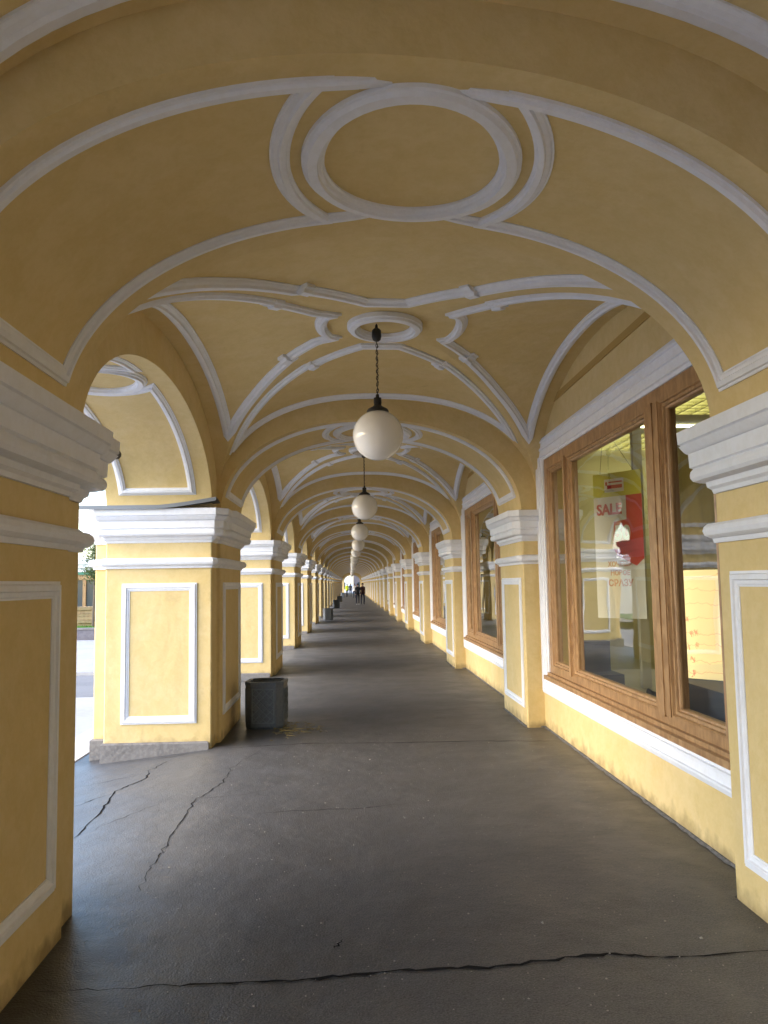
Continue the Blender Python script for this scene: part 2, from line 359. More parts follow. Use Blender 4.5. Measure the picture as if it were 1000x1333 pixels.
def make_pilaster():
    body = [(XW + .1, -WR), (XW + .1, WR), (XR, WR), (XR, -WR)]
    mb = MB(); wrap(mb, chamfer(body, 0.014), [(0, -0.3), (0, ZS)], bottom=False); pil = mb.build('pilaster', PL, B)
    h, p, base = 0.375, 0.19, 2.29
    prof = [(0, 0), (.05, 0), (.10, .06), (.22, .10), (.25, .18), (.42, .185), (.60, .20), (.67, .25), (.68, .30), (.66, .35), (.58, .40), (.68, .42), (.70, .64), (.76, .645), (.82, .67), (.90, .72), (.96, .765), (.88, .775), (.98, .80), (1, .99), (.97, 1.0)]
    mb = MB(); wrap(mb, chamfer(body, 0.006), [(0, base - 0.004)] + [(a * p, base + b * h) for a, b in prof] + [(0, ZS + .012)]); mb.build('capital', WH, pil)
    sp = [(0, 2.0), (.02, 2.0), (.028, 2.025), (.045, 2.03), (.068, 2.045), (.078, 2.07), (.07, 2.095), (.05, 2.112), (0, 2.118)]
    mb = MB(); wrap(mb, chamfer(body, 0.006), sp); mb.build('string_course', WH, pil)
    mb = MB(); y0, y1 = -WR + .16, WR - .2
    pts = [(XR, y1, .27), (XR, y0, .27), (XR, y0, 1.79), (XR, y1, 1.79)]
    sweep(mb, pts, [(-1, 0, 0)] * 4, scaled(MOULD, 0.95, .8), True); mb.build('panel_moulding', WH, pil)
    return pil

def soffit_decor(mb, P0_, tmax, al_b, n, qh, corner, bulge, ring, prof, c_prof, q0=0.0, tail=0.0):
    """P(t, q) -> point, normal; t along the arch measured from its crown"""
    def tt(al): return tmax * abs(sin(al)) ** (2 / n)
    def P(t, q): return P0_(t, q + q0 * max(0, 1 - (t / tmax) ** 2))
    if tail:
        for sg in (-1, 1):
            for sq in (-1, 1):
                tl = [P(sg * (corner + .06 - (corner + .06 - tail) * i / 8), sq * (qh(sg * corner) - .03 * (i / 8) ** 2)) for i in range(9)]
                ws_ = [i / 8 for i in range(9)]
                if sg * sq > 0: tl = tl[::-1]; ws_ = ws_[::-1]
                sweep(mb, [a + b * (.002 - .05 * w_ ** 3) for (a, b), w_ in zip(tl, ws_)], [b for a, b in tl], scaled(prof, .92, .9), False)
    for sg in (-1, 1):
        path = []
        als = [al_b + (0 - al_b) * i / 60 for i in range(61)]
        line = [tt(a) for a in als if tt(a) > corner]
        line = line + [corner]
        path += [(sg * t, -1) for t in line]
        ry = 1 / sqrt(1 - (corner / bulge) ** 2)
        th0 = math.acos(corner / bulge)
        for i in range(1, 20):
            th = -th0 + 2 * th0 * i / 20
            path.append((sg * bulge * cos(th), sin(th) / sin(th0)))
        path += [(sg * t, 1) for t in line[::-1]]
        P_ = [P(t, q * qh(t)) for t, q in path]
        if sg < 0: P_ = P_[::-1]
        sweep(mb, [a for a, b in P_], [b for a, b in P_], prof, True)
    N = 56; P_ = [P(ring[0] * cos(2 * pi * i / N), ring[1] * sin(2 * pi * i / N)) for i in range(N)][::-1]
    sweep(mb, [a for a, b in P_], [b for a, b in P_], c_prof, True)

RING = [(-0.06, -0.02), (-0.06, 0.02), (-0.045, 0.024), (-0.035, 0.045), (0.015, 0.052), (0.022, 0.035), (0.04, 0.032), (0.048, 0.018), (0.06, 0.014), (0.06, -0.02)]
def make_arch():
    mb = MB(); als = [radians(-90 + 180 * i / 64) for i in range(65)]
    xs = [arch_x(a) for a in als]
    ZT = 4.5
    rows = [[Vector((x, wy(x) * (2 * j / 4 - 1), arch_zx(x))) for j in range(5)] for x in xs]
    mb.grid(rows, True)
    for sy in (-1, 1):
        r = [[(x, sy * wy(x), arch_zx(x)), (x, sy * wy(x), ZT)] for x in xs]
        mb.grid(r, False)
        mb.grid([[(XR, sy * WR, ZS), (XR, sy * WR, ZT)], [(XW + .12, sy * WR, ZS), (XW + .12, sy * WR, ZT)]], False)
        mb.grid([[(XLP, sy * WL, ZS), (XLP, sy * WL, ZT)], [(XL - .05, sy * WL, ZS), (XL - .05, sy * WL, ZT)]], False)
    a = mb.build('arch', PL, B)
    def P(t, q):
        x = CX + t; e = 0.003
        z = arch_zx(x); dz = (arch_zx(min(x + e, XR)) - arch_zx(max(x - e, XLP))) / (min(x + e, XR) - max(x - e, XLP))
        return Vector((x, q, z)), Vector((dz, 0, -1)).normalized()
    al_b = math.acos((0.235 / RS_) ** (NS / 2))
    mb = MB(); soffit_decor(mb, P, AX, al_b, NS, lambda t: wy(CX + t) - 0.235, 0.44, 0.62, (0.47, 0.535), scaled(MOULD, 1.0), scaled(RING, .9), -0.06, 0.06)
    mb.build('soffit_moulding', WH, a)
    return a

OH, OR = S / 2 - 1.1765, 0.955                            # side arch: half span, rise
def make_side_arch():
    """outer wall over the opening, with its arch; local y from -S/2..S/2 around bay centre"""
    mb = MB(); als = [radians(-90 + 180 * i / 48) for i in range(49)]
    ys = [OH * sin(a) for a in als]; zs = [ZS + OR * cos(a) for a in als]
    XO, ZT = -2.75, 4.6
    rows = [[(XL + (XO - XL) * j / 3, VC + y, z) for j in range(4)] for y, z in zip(ys, zs)]
    mb.grid(rows, True)
    for x in (XL, XO):
        mb.grid([[(x, VC + y, z), (x, VC + y, ZT)] for y, z in zip(ys, zs)], False)
        for sg in (-1, 1): mb.grid([[(x, VC + sg * OH, ZS), (x, VC + sg * OH, ZT)], [(x, VC + sg * (S / 2), ZS), (x, VC + sg * (S / 2), ZT)]], False)
    a = mb.build('side_arch', PL, B)
    cx = -2.17
    def P(t, q):
        tt_ = min(abs(t), OH * .9999); c = sqrt(1 - (tt_ / OH) ** 2)
        dz = -OR * (t / OH) / OH / max(c, 1e-3)
        return Vector((cx + q, VC + t, ZS + OR * c)), Vector((0, dz, -1)).normalized()
    al_b = math.acos(0.205 / OR)
    mb = MB()
    # orientation: flip q so that winding suits
    soffit_decor(mb, P, OH, al_b, 2.0, lambda t: 0.39, 0.30, 0.47, (0.40, 0.36), scaled(MOULD, 0.95), scaled(RING, .85))
    mb.build('soffit_moulding', WH, a)
    return a

def make_vault():
    mb = MB(); NV = 22
    vs = [sin(radians(90 * i / NV)) for i in range(NV + 1)]
    for sy in (-1, 1):
        rows = []
        for v in vs:
            uL, uR = groin(v, -1), groin(v, 1); row = []
            for j in range(33):
                s_ = sin(radians(-90 + 180 * j / 32)); u = s_ * (uR if s_ > 0 else uL); x = CV + AV * u
                row.append(Vector((x, VC + sy * v * BV, ZS + RF(v) * Ff(u))))
            rows.append(row)
        rows.append([Vector((p.x, p.y + sy * 0.12, p.z)) for p in rows[-1]])
        mb.grid(rows, True)
    for sg in (-1, 1):
        rows = []
        for v in [-x for x in vs[::-1]] + vs[1:]:
            ug = groin(v, sg); row = []
            for j in range(13):
                u = ug + (1.012 - ug) * j / 12; x = CV + sg * AV * u
                row.append(Vector((x, VC + v * BV, ZS + RSd(sg * min(u, 1)) * Gg(v))))
            rows.append(row)
        mb.grid(rows, True)
    va = mb.build('vault', PL, B)
    mb = MB(); D = 0.155; JOG = 0.045
    BLK_ = []
    def proj(zf, x, y): return Vector((x, VC + y, zf(x, y))), nrm_of(zf, x, y)
    for sy in (-1, 1):                                    # cells towards the transverse arches
        yb, yt = BV - 0.23, 0.62
        def off(v, sg):
            u = groin(v, sg); x = CV + sg * AV * u; e = .004
            dz = abs(zfront(CV + sg * (AV * u - .03) + e, v * BV) - zfront(CV + sg * (AV * u - .03) - e, v * BV)) / (2 * e)
            d = D + .05 * min(1, max(0, (.62 - v) / .25)) + (JOG if v < 0.40 else 0) + .15 * max(0, (.40 - v) / .166)
            return x - sg * max(d / sqrt(1 + dz * dz), .115 if sg < 0 else .21)
        def diag(sg):
            vv = [yb / BV + (yt / BV - yb / BV) * i / 26 for i in range(27)] + [0.405, 0.395]
            vv = sorted(set(vv), reverse=True)
            return [(off(v, sg), sy * v * BV) for v in vv]
        L, R = diag(-1), diag(1)
        BLK_ += [(off(.385, g_), sy * .385 * BV, 'f') for g_ in (-1, 1)]
        xl, xr = L[0][0], R[0][0]
        base = []
        for i in range(1, 30):
            s_ = sin(radians(-90 + 180 * i / 30)); base.append((((xl + xr) / 2) + s_ * (xr - xl) / 2, sy * yb))
        path = L[::-1] + base + R          # tip-left ... base ... tip-right
        if sy < 0: path = path[::-1]
        P_ = [proj(zfront, x, y) for x, y in path]
        sweep(mb, [a for a, b in P_], [b for a, b in P_], scaled(MOULD, 1.4, 1.35), True, 2.2)
    for sg in (-1, 1):                                    # cells towards the side arch / the shop wall
        ins = 0.20
        lo, hi = 0.0, 1.0
        for _ in range(40):
            m_ = (lo + hi) / 2
            if groin(m_, sg) * AV < AV - ins: lo = m_
            else: hi = m_
        vb = lo
        def offy(v):
            x = CV + sg * AV * groin(v, sg); y = v * BV; e = .004
            dz = abs(zside(x, y + e - .03) - zside(x, y - e - .03)) / (2 * e)
            d = D + .08 * min(1, max(0, (.62 - v) / .25)) + (JOG if v < 0.40 else 0)
            return x, max(y - max(d / sqrt(1 + dz * dz), .05), .31 + .40 * (abs(x - CV) - .50))
        lo, hi = 0.0, 1.0
        for _ in range(40):
            m_ = (lo + hi) / 2
            if groin(m_, sg) * AV < .53: lo = m_
            else: hi = m_
        v0 = lo
        vv = sorted(set([vb + (v0 - vb) * i / 26 for i in range(27)] + [0.405, 0.395]), reverse=True)
        dg = [offy(v) for v in vv]
        yb = dg[0][1]; xb = dg[0][0]
        jx, jy = offy(.385); BLK_ += [(jx, jy, 's'), (jx, -jy, 's')]
        base = [(xb, -yb * sin(radians(-90 + 180 * i / 30))) for i in range(1, 30)]
        ex, ey = dg[-1]
        arc = [(ex + sg * .11 * cos(t), ey * sin(t)) for t in [radians(-90 + 180 * i / 12) for i in range(1, 12)]]
        # loop: diag(+y) from base to tip, arc down, diag(-y) from tip to base, base back up
        path = dg + arc[::-1] + [(x, -y) for x, y in dg[::-1]] + [(x, -y) for x, y in base]
        if sg > 0: path = path[::-1]
        P_ = [proj(zside, x, y) for x, y in path]
        sweep(mb, [a for a, b in P_], [b for a, b in P_], scaled(MOULD, 1.2, 1.4), True, 1.5)
    for (x, y, a_) in BLK_:
        zf = zfront if a_ == 'f' else zside
        p_, n_ = proj(zf, x, y); sx_, sy_ = (1 if x > CV else -1), (1 if y > 0 else -1)
        q_, _n = proj(zf, x + sx_ * .06, y + sy_ * .08)
        sweep(mb, [p_, q_], [n_, n_], scaled(MOULD, 2.0, 1.9), False)
    mb.build('cell_moulding', WH, va)
    mb = MB(); N = 48; pts = []
    for i in range(N):
        t = -2 * pi * i / N; x, y = CV - .06 + .29 * cos(t), .31 * sin(t)
        pts.append(Vector((x, VC + y, 4.115)))
    sweep(mb, pts, [(0, 0, -1)] * N, scaled(RING, .9, 1.0), True); mb.build('ceiling_ring', WH, va)
    return va

WZ0, WZ1, WY = 0.44, 3.51, 2.58
def make_shop_wall():
    """wall with window hole and the darker band in the lunette"""
    mb = MB(); t = 0.32; x0, x1 = XW, XW + t; h0, h1, hy = WZ0 + .2, WZ1 - .2, WY - .2
    ya, yb_ = VC - S / 2, VC + S / 2
    def slab(y0, y1, z0, z1): mb.grid([[(x0, y0, z0), (x0, y0, z1)], [(x0, y1, z0), (x0, y1, z1)]], False)
    slab(ya, yb_, -0.3, h0); slab(ya, yb_, h1, 4.6); slab(ya, VC - hy, h0, h1); slab(VC + hy, yb_, h0, h1)
    mb.grid([[(x0, VC - hy, h0), (x1, VC - hy, h0)], [(x0, VC + hy, h0), (x1, VC + hy, h0)], [(x0, VC + hy, h1), (x1, VC + hy, h1)], [(x0, VC - hy, h1), (x1, VC - hy, h1)], [(x0, VC - hy, h0), (x1, VC - hy, h0)]], False)
    wl = mb.build('shop_wall', PL, B)
    mb = MB(); mb.box(XW - .012, XW + .05, VC - 2.0, VC + 2.0, 3.84, 3.91); mb.build('ledge', mat('dark ochre ledge', (0.44, 0.29, 0.09), 0.85)[0], wl)  # darker ochre strip across the lunette
    return wl
def make_window():
    e = empty('window'); e.parent = B
    mb = MB(); h = 0.135
    y0, y1, z0, z1 = VC - WY + h, VC + WY - h, WZ0 + h, WZ1 - h
    pts = [(XW, y1, z0), (XW, y0, z0), (XW, y0, z1), (XW, y1, z1)]
    pr = [(-.135, -.01), (-.135, .035), (-.10, .05), (-.085, .05), (-.08, .035), (-.03, .03), (-.025, .042), (.0, .042), (.006, .028), (.05, .024), (.056, .034), (.085, .034), (.092, .018), (.12, .012), (.12, -.01)]
    sweep(mb, pts, [(-1, 0, 0)] * 4, [(a, b) for a, b in pr], True); mb.build('surround', WH, e)
    fy, fz0, fz1 = 2.33, .66, 3.27
    mb = MB(); xa, xb = XW + .004, XW + .13
    def bar(y0, y1, z0, z1, xa=xa, xb=xb): mb.box(xa, xb, VC + y0, VC + y1, z0, z1)
    bar(-fy, fy, fz0, fz0 + .12); bar(-fy, fy, fz1 - .13, fz1)
    for (a, b) in ((2.20, fy), (-fy, -2.20)): bar(a, b, fz0 + .12, fz1 - .13)
    def mull(a, b):
        mb.box(XW + .0, XW + .13, VC + a, VC + b, fz0 + .121, fz1 - .131)
        c = (a + b) / 2; mb.box(XW - .016, XW + .0, VC + c - .03, VC + c + .035, fz0 + .1, fz1 - .11)
        mb.box(XW - .008, XW - .001, VC + a + .02, VC + b - .02, fz0 + .11, fz1 - .12)
    mull(1.33, 1.46); mull(-1.34, -1.04)
    mb.box(XW - .075, XW + .02, VC - fy - .03, VC + fy + .03, fz0 - .035, fz0 + .012)   # sill board
    mb.box(XW - .035, XW + .0, VC - fy - .0, VC + fy, fz0 + .013, fz0 + .045)
    fr = mb.build('frame', WOOD, e)
    for (a, b) in ((1.46, 2.20), (-1.04, 1.33), (-2.20, -1.34)):
        z0, z1 = fz0 + .12, fz1 - .13
        mb = MB(); pts = [(XW + .045, VC + b, z0), (XW + .045, VC + a, z0), (XW + .045, VC + a, z1), (XW + .045, VC + b, z1)]
        def ins(d): return [(XW + .045, VC + b - d, z0 + d), (XW + .045, VC + a + d, z0 + d), (XW + .045, VC + a + d, z1 - d), (XW + .045, VC + b - d, z1 - d)]
        sweep(mb, ins(.032), [(-1, 0, 0)] * 4, [(-.032, -.05), (-.032, .04), (-.018, .045), (-.012, .03), (.008, .028), (.014, .012), (.026, .008), (.032, -.004), (.032, -.05)], True)
        mb.build('sash', WOOD, e)
        mb = MB(); p = ins(.05); p = [(XW + .062, q[1], q[2]) for q in p]; mb.ngon(p); mb.build('pane', GLASS, e)
    return e
def make_interior():
    ya, yb_ = VC - S / 2 + .05, VC + S / 2 - .05
    mb = MB()
    X0, X1, Z0, Z1 = XW + .33, 7.5, .60, 3.62
    mb.grid([[(X1, ya, Z0), (X1, ya, Z1)], [(X1, yb_, Z0), (X1, yb_, Z1)]], False, mi=0)
    mb.grid([[(X0, yb_, Z0), (X0, yb_, Z1)], [(X1, yb_, Z0), (X1, yb_, Z1)]], False, mi=0)
    mb.grid([[(X0, ya, Z0), (X0, ya, Z1)], [(X1, ya, Z0), (X1, ya, Z1)]], False, mi=0)
    mb.grid([[(XW + .14, ya, Z0), (XW + .14, yb_, Z0)], [(X1, ya, Z0), (X1, yb_, Z0)]], False, mi=1)
    mb.grid([[(XW + .14, ya, Z1), (XW + .14, yb_, Z1)], [(X1, ya, Z1), (X1, yb_, Z1)]], False, mi=2)
    return mb.build('shop_room', [SHOPW, SHOPF, SHOPC], B)
protos = [make_pier(), make_pilaster(), make_arch(), make_side_arch(), make_vault(), make_shop_wall(), make_window(), make_interior()]
for o in protos: o.location = (0, Y0, 0)
for k in [-3, -2, -1] + list(range(1, 22)):
    for o in protos:
        c = copy_tree(o, B); c.location = (0, Y0 + k * S, 0)
# added upper storey (out of view) and end walls (seen only from outside or in the glass)
YA, YB = Y0 - 3 * S - 1.2, Y0 + 21.5 * S + 3.4
mb = MB(); mb.box(-2.75, 12, YA, YB, 4.6, 9.5); mb.box(-3.1, -2.6, YA, YB, 4.62, 4.85); mb.box(-3.25, 12.2, YA - .2, YB + .2, 9.5, 9.9); mb.box(7.62, 12, YA, YB, -.3, 4.59)
mb.build('added_upper_storey', PL, B, sh=False)  # out of view; put up to keep sky light off the vaults
mb = MB()
for sx in (0, 1):   # arched screen at the far end of the walk
    pass
n = 24; cx, rr = 0.35, 1.5
for i in range(n):
    a0, a1 = pi * i / n, pi * (i + 1) / n
    p = [(cx + rr * cos(a), 0, 2.2 + 1.1 * sin(a)) for a in (a0, a1)]
    mb.grid([[(p[0][0], YB - .4, p[0][2]), (p[0][0], YB - .4, 4.6)], [(p[1][0], YB - .4, p[1][2]), (p[1][0], YB - .4, 4.6)]], False)
    mb.grid([[(p[0][0], YB - .4, p[0][2]), (p[0][0], YB, p[0][2])], [(p[1][0], YB - .4, p[1][2]), (p[1][0], YB, p[1][2])]], False)
mb.box(-2.95, cx - rr, YB - .4, YB, -.3, 4.59); mb.box(cx + rr, 7.6, YB - .4, YB, -.3, 4.59)
mb.build('end_wall', PL, B, sh=False)
# loose sheet flashing on top of one capital
mb = MB(); yy = Y0 + S - 1.1765 - .2
rows = []
for i in range(15):
    x = -2.98 + 1.5 * i / 14; lift = 0.0 if i < 9 else 0.085 * ((i - 8) / 6) ** 1.3
    rows.append([(x, yy - .03, 2.685 + lift), (x, yy + .26, 2.685 + lift * .6), (x, yy + .26, 2.693 + lift * .6), (x, yy - .03, 2.698 + lift), (x, yy - .035, 2.655 + lift), (x, yy - .03, 2.685 + lift)])
mb.grid(rows, False); tag(mb.build('flashing', METAL, B, sh=False), 'dark sheet metal flashing lifting off the capital')

# ------------------------------------------------------------ ground
def gz(x): return 0.0 if x > -1.5 else -0.135 * (-1.5 - x) / 1.25
mb = MB(); xs = [4.5, 3, 2, 1, 0, -1, -1.5, -1.9, -2.3, -2.75, -3.15]
ys = [-24 + i * 2.0 for i in range(91)]
mb.grid([[(x, y, gz(x)) for x in xs] for y in ys], True)
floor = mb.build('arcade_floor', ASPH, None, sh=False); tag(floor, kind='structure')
mb = MB(); mb.grid([[(-900, -600, -.42), (-900, 1400, -.42)], [(900, -600, -.42), (900, 1400, -.42)]], False)
tag(mb.build('ground', PAVE, None, sh=False), kind='structure')
mb = MB(); mb.box(-3.55, -3.15, -24, 156, -.5, -.165); mb.box(-3.9, -3.55, -24, 156, -.5, -.30)
tag(mb.build('kerb', KERB, None, sh=False), kind='structure')
mb = MB(); mb.box(-60, -3.9, 16.8, 20.8, -.5, -.413); tag(mb.build('road', ROADM, None, sh=False), kind='structure')
mb = MB(); mb.box(-60, -3.9, 20.8, 33.3, -.5, -.33); tag(mb.build('pavement', PAVE, None, sh=False), kind='structure')

def crack(pts, wd, seed, sub=9, jit=0.022):
    rnd = random.Random(seed); P = []
    for a, b in zip(pts[:-1], pts[1:]):
        for i in range(sub):
            t = i / sub; P.append([a[0] + (b[0] - a[0]) * t + rnd.uniform(-jit, jit), a[1] + (b[1] - a[1]) * t + rnd.uniform(-jit, jit)])
    P.append(list(pts[-1])); rows = []
    n = len(P)
    for i, p in enumerate(P):
        q = P[min(i + 1, n - 1)]; o = P[max(i - 1, 0)]; d = Vector((q[0] - o[0], q[1] - o[1])).normalized(); nn = Vector((-d.y, d.x))
        ww = .55 * wd * rnd.uniform(.3, 1.3) * min(1, 3 * i / n + .15, 3 * (n - 1 - i) / n + .15)
        z = gz(p[0]) + .004
        rows.append([(p[0] - nn.x * ww / 2, p[1] - nn.y * ww / 2, z), (p[0] + nn.x * ww / 2, p[1] + nn.y * ww / 2, z)])
    return rows
mb = MB()
for pts, wd, sd_, jit in [
    ([(-1.41, 3.82), (-.8, 3.84), (-.22, 3.85), (.25, 3.90), (.67, 3.90), (1.17, 3.99), (1.5, 3.93), (2.3, 3.97)], .048, 1, .014),
    ([(-2.2, 5.9), (-2.06, 6.18), (-2.1, 6.9), (-2.18, 7.67), (-2.0, 8.1), (-2.06, 8.4), (-1.9, 8.9)], .030, 2, .02),
    ([(-1.26, 4.94), (-1.31, 5.3), (-1.3, 5.69), (-1.33, 6.3), (-1.32, 7.05), (-1.18, 7.6), (-1.2, 8.17), (-1.0, 9.0)], .018, 3, .02),
    ([(-1.5, 9.13), (-1.0, 9.22), (-.51, 9.3), (.4, 9.22), (1.3, 9.2), (2.08, 9.11), (2.35, 9.1)], .034, 4, .012),
    ([(-1.3, 7.05), (-1.0, 7.12), (-.7, 7.3)], .010, 5, .02), ([(-2.0, 6.4), (-1.75, 6.8), (-1.6, 7.0)], .010, 6, .02),
    ([(-.78, 6.55), (-.45, 6.6), (.1, 6.62), (.5, 6.75)], .016, 7, .015), ([(-2.5, 7.2), (-2.18, 7.6)], .02, 8, .02),
    ([(-.1, 4.15), (-.06, 4.25)], .02, 9, .01),
    ([(-2.9, 8.0), (-2.4, 8.15), (-2.1, 8.3)], .012, 10, .02), ([(-2.6, 9.05), (-2.0, 9.0), (-1.6, 9.08)], .014, 11, .02)]:
    mb.grid(crack(pts, wd, sd_, jit=jit), False)
for k in range(2, 9):
    mb.grid(crack([(-1.5, 9.2 + (k - 1) * S), (.3, 9.3 + (k - 1) * S), (2.1, 9.15 + (k - 1) * S)], .02, 40 + k, jit=.015), False)
tag(mb.build('floor_cracks', CRACK, None, sh=False), kind='structure')
# ragged skirting of old mortar along the shop wall foot
mb = MB(); rnd = random.Random(3); rows = []
for i in range(700):
    y = 4.6 + .055 * i; k = math.floor((y - Y0 + WR + .0 - .342) / S); inp = ((y - Y0 - .342 + WR) % S) < 2 * WR
    x = (XR if inp else XW); wd = rnd.uniform(.01, .035)
    rows.append([(x + .02, y, .02), (x - wd * .4, y, .016), (x - wd, y, .003)])
mb.grid(rows, False); tag(mb.build('mortar_edge', mat('dusty mortar', (0.14, 0.135, 0.13), .95, noise=[(20, .6, (.07, .068, .065))])[0], None, sh=False), kind='structure')

# ------------------------------------------------------------ pendant lamps
ORD = ['nearest', 'second', 'third', 'fourth', 'fifth', 'sixth', 'seventh', 'eighth', 'ninth', 'tenth', 'eleventh', 'twelfth', 'thirteenth', 'fourteenth', 'fifteenth', 'sixteenth', 'seventeenth', 'eighteenth', 'nineteenth', 'twentieth', 'twenty-first']
def make_lamp():
    L = empty('pendant_lamp')
    mb = MB(); mb.lathe([(0.0, 1.01), (.012, 1.01), (.014, .985), (.03, .975), (.042, .96), (.044, .905), (.036, .875), (.02, .862), (0.0, .858)], n=20); mb.build('ceiling_cup', BLACK, L, sh=False)
    mb = MB(); mb.tube((0, 0, .98), (0, 0, 1.05), .006); mb.tube((0, 0, 1.03), (.05, 0, 1.045), .008); mb.build('hook', BLACK, L, sh=False)
    mb = MB(); n = 17
    for i in range(n):
        z0 = .355 + (.865 - .355) * i / n; z1 = z0 + (.51 / n) * 1.25
        ax = (1, 0) if i % 2 else (0, 1); N = 10; hw = .0085; hh = (z1 - z0) / 2
        pts = [Vector((ax[0] * hw * cos(2 * pi * j / N), ax[1] * hw * cos(2 * pi * j / N), (z0 + z1) / 2 + hh * sin(2 * pi * j / N))) for j in range(N)]
        for a, b in zip(pts, pts[1:] + pts[:1]): mb.tube(a, b, .0032, n=5, caps=False)
    mb.build('chain', BRASSY, L, sh=False)
    mb = MB(); pp = [Vector((.010 * cos(i * 1.9) + .004, .010 * sin(i * 1.9), .35 + .52 * i / 26)) for i in range(27)]
    for a, b in zip(pp[:-1], pp[1:]): mb.tube(a, b, .003, n=5, caps=False)
    mb.build('cord', BLACK, L, sh=False)
    mb = MB(); mb.lathe([(0, .375), (.014, .372), (.016, .345), (.034, .34), (.036, .30), (.033, .275), (.045, .262), (.088, .238), (.098, .224), (.10, .212), (0, .205)], n=28); mb.build('cap', BLACK, L, sh=False)
    mb = MB(); R = .226; mb.lathe([(R * sin(radians(a)), R * cos(radians(a))) for a in [24 + 156 * i / 26 for i in range(27)]], n=44); mb.build('globe', GLOBE, L, sh=False)
    return L
lamp = make_lamp(); jit = random.Random(11)
for k in range(0, 21):
    o = lamp if k == 0 else copy_tree(lamp)
    o.location = (0.265 + (0 if k < 2 else jit.uniform(-.03, .03)), Y0 + VC + .155 + k * S, 3.115 + (0 if k < 2 else jit.uniform(-.05, .03)))
    o.rotation_euler = (0, 0, k * .7)
    tag(o, ('nearest and largest white globe lamp hanging on its chain' if k == 0 else '%s white globe lamp from the front, hanging on its chain' % ORD[k]), 'lamp', 'globe lamps hanging down the arcade')
mb = MB(); mb.tube((-1.47, 4.9, 2.62), (-1.47, 5.07, 2.63), .02); mb.tube((-1.47, 5.03, 2.63), (-1.47, 5.11, 2.635), .03)
tag(mb.build('wall_bracket', BLACK, None, sh=False), 'small black bracket sticking out of the near left capital', 'bracket')

# ------------------------------------------------------------ litter bins
BINM = mat('dark slate cast bin', (0.075, 0.09, 0.112), 0.5, 0.45, noise=[(6, .5, (.055, .065, .078)), (40, .4, (.12, .135, .15))], bump=(60, .3, .01))[0]
BINL = mat('worn bin lattice', (0.15, 0.17, 0.19), 0.5, 0.45, noise=[(30, .5, (.08, .09, .10))])[0]
BIND = mat('bin inside shade black', (0.01, 0.01, 0.01), .9)[0]
def make_bin():
    b = empty('litter_bin'); hw, ch, H_ = .24, .085, .58
    def octo(h, c): return [(h - c, -h), (h, -h + c), (h, h - c), (h - c, h), (-h + c, h), (-h, h - c), (-h, -h + c), (-h + c, -h)]
    mb = MB(); wrap(mb, octo(hw, ch), [(-.012, .0), (-.004, .02), (0.0, .03), (0.0, H_ - .05), (.006, H_ - .045), (.007, H_ - .006), (.002, H_)], top=False)
    inner = [[(p.x, p.y, z) for p in offset_poly(octo(hw, ch), d)] for d, z in ((.012, H_), (-.035, H_), (-.045, H_ - .05))]
    for a, c in zip(inner[:-1], inner[1:]): mb.add(a + c, [(i, (i + 1) % 8, 8 + (i + 1) % 8, 8 + i) for i in range(8)])
    mb.build('body', BINM, b, sh=False)
    mb = MB(); mb.ngon([(p.x, p.y, H_ - .05) for p in offset_poly(octo(hw, ch), -.04)]); mb.build('dark_mouth', BIND, b, sh=False)  # black sheet across the mouth in place of the shaded inside
    for q in range(4):
        mb = MB(); R_ = Matrix.Rotation(q * pi / 2, 3, 'Z'); w2, z0, z1, y = .135, .08, .49, -hw - .004
        def seg(x0, za, x1, zb, r=.008):
            a, c = R_ @ Vector((x0, y, za)), R_ @ Vector((x1, y, zb)); mb.tube(a, c, r, n=6)
        for a in ((-w2, z0, w2, z0), (w2, z0, w2, z1), (w2, z1, -w2, z1), (-w2, z1, -w2, z0)): seg(*a)
        st = .09
        for sg in (1, -1):
            c = z0 - 2 * w2
            while c < z1:
                t0 = max(0, (z0 - c)); t1 = min(2 * w2, z1 - c)
                if t1 > t0 + .01: seg(sg * (-w2 + t0), c + t0, sg * (-w2 + t1), c + t1, .0055)
                c += st
        mb.build('lattice_panel', BINL, b, sh=False)
    return b
bn = make_bin()
bl = ['dark octagonal litter bin with lattice panels, nearest one, beside the second pier', 'small dark litter bin farther down the walk, second from the front', 'third dark litter bin from the front, against the left piers', 'fourth dark litter bin from the front, against the left piers', 'farthest dark litter bin, just before the yellow vest']
for i, (x, y) in enumerate([(-1.085, 10.50), (-1.12, 40.1), (-1.05, 59.6), (-1.05, 79), (-1.0, 104)]):
    o = bn if i == 0 else copy_tree(bn); o.location = (x, y, 0); o.rotation_euler = (0, 0, [-.09, .05, .0, .02, 0][i])
    tag(o, bl[i], 'litter bin', 'litter bins along the piers')
# damp stain, straw and leaves
rnd = random.Random(5); mb = MB()
for i in range(70):
    x = -.72 + rnd.gauss(0, .16); y = 10.15 + rnd.gauss(0, .22); a = rnd.uniform(0, pi); l = rnd.uniform(.02, .07); wv = rnd.uniform(.003, .01)
    d = Vector((cos(a), sin(a), 0)) * l; nn = Vector((-sin(a), cos(a), 0)) * wv; c = Vector((x, y, .008 + rnd.uniform(0, .01)))
    mb.add([c - d - nn, c + d * .9, c + d + nn, c - d * .8 + nn + Vector((0, 0, .012))], [(0, 1, 2, 3)])
for i in range(0):
    x = rnd.choice([-1.40, -1.35]) + rnd.uniform(0, .35) ** 1.5; y = rnd.uniform(4.1, 5.6); a = rnd.uniform(0, pi); l = rnd.uniform(.008, .03)
    d = Vector((cos(a), sin(a), 0)) * l; nn = Vector((-sin(a), cos(a), 0)) * l * .4; c = Vector((x, y, .008))
    mb.add([c - d - nn, c + d - nn, c + d + nn, c - d + nn + Vector((0, 0, .006))], [(0, 1, 2, 3)])
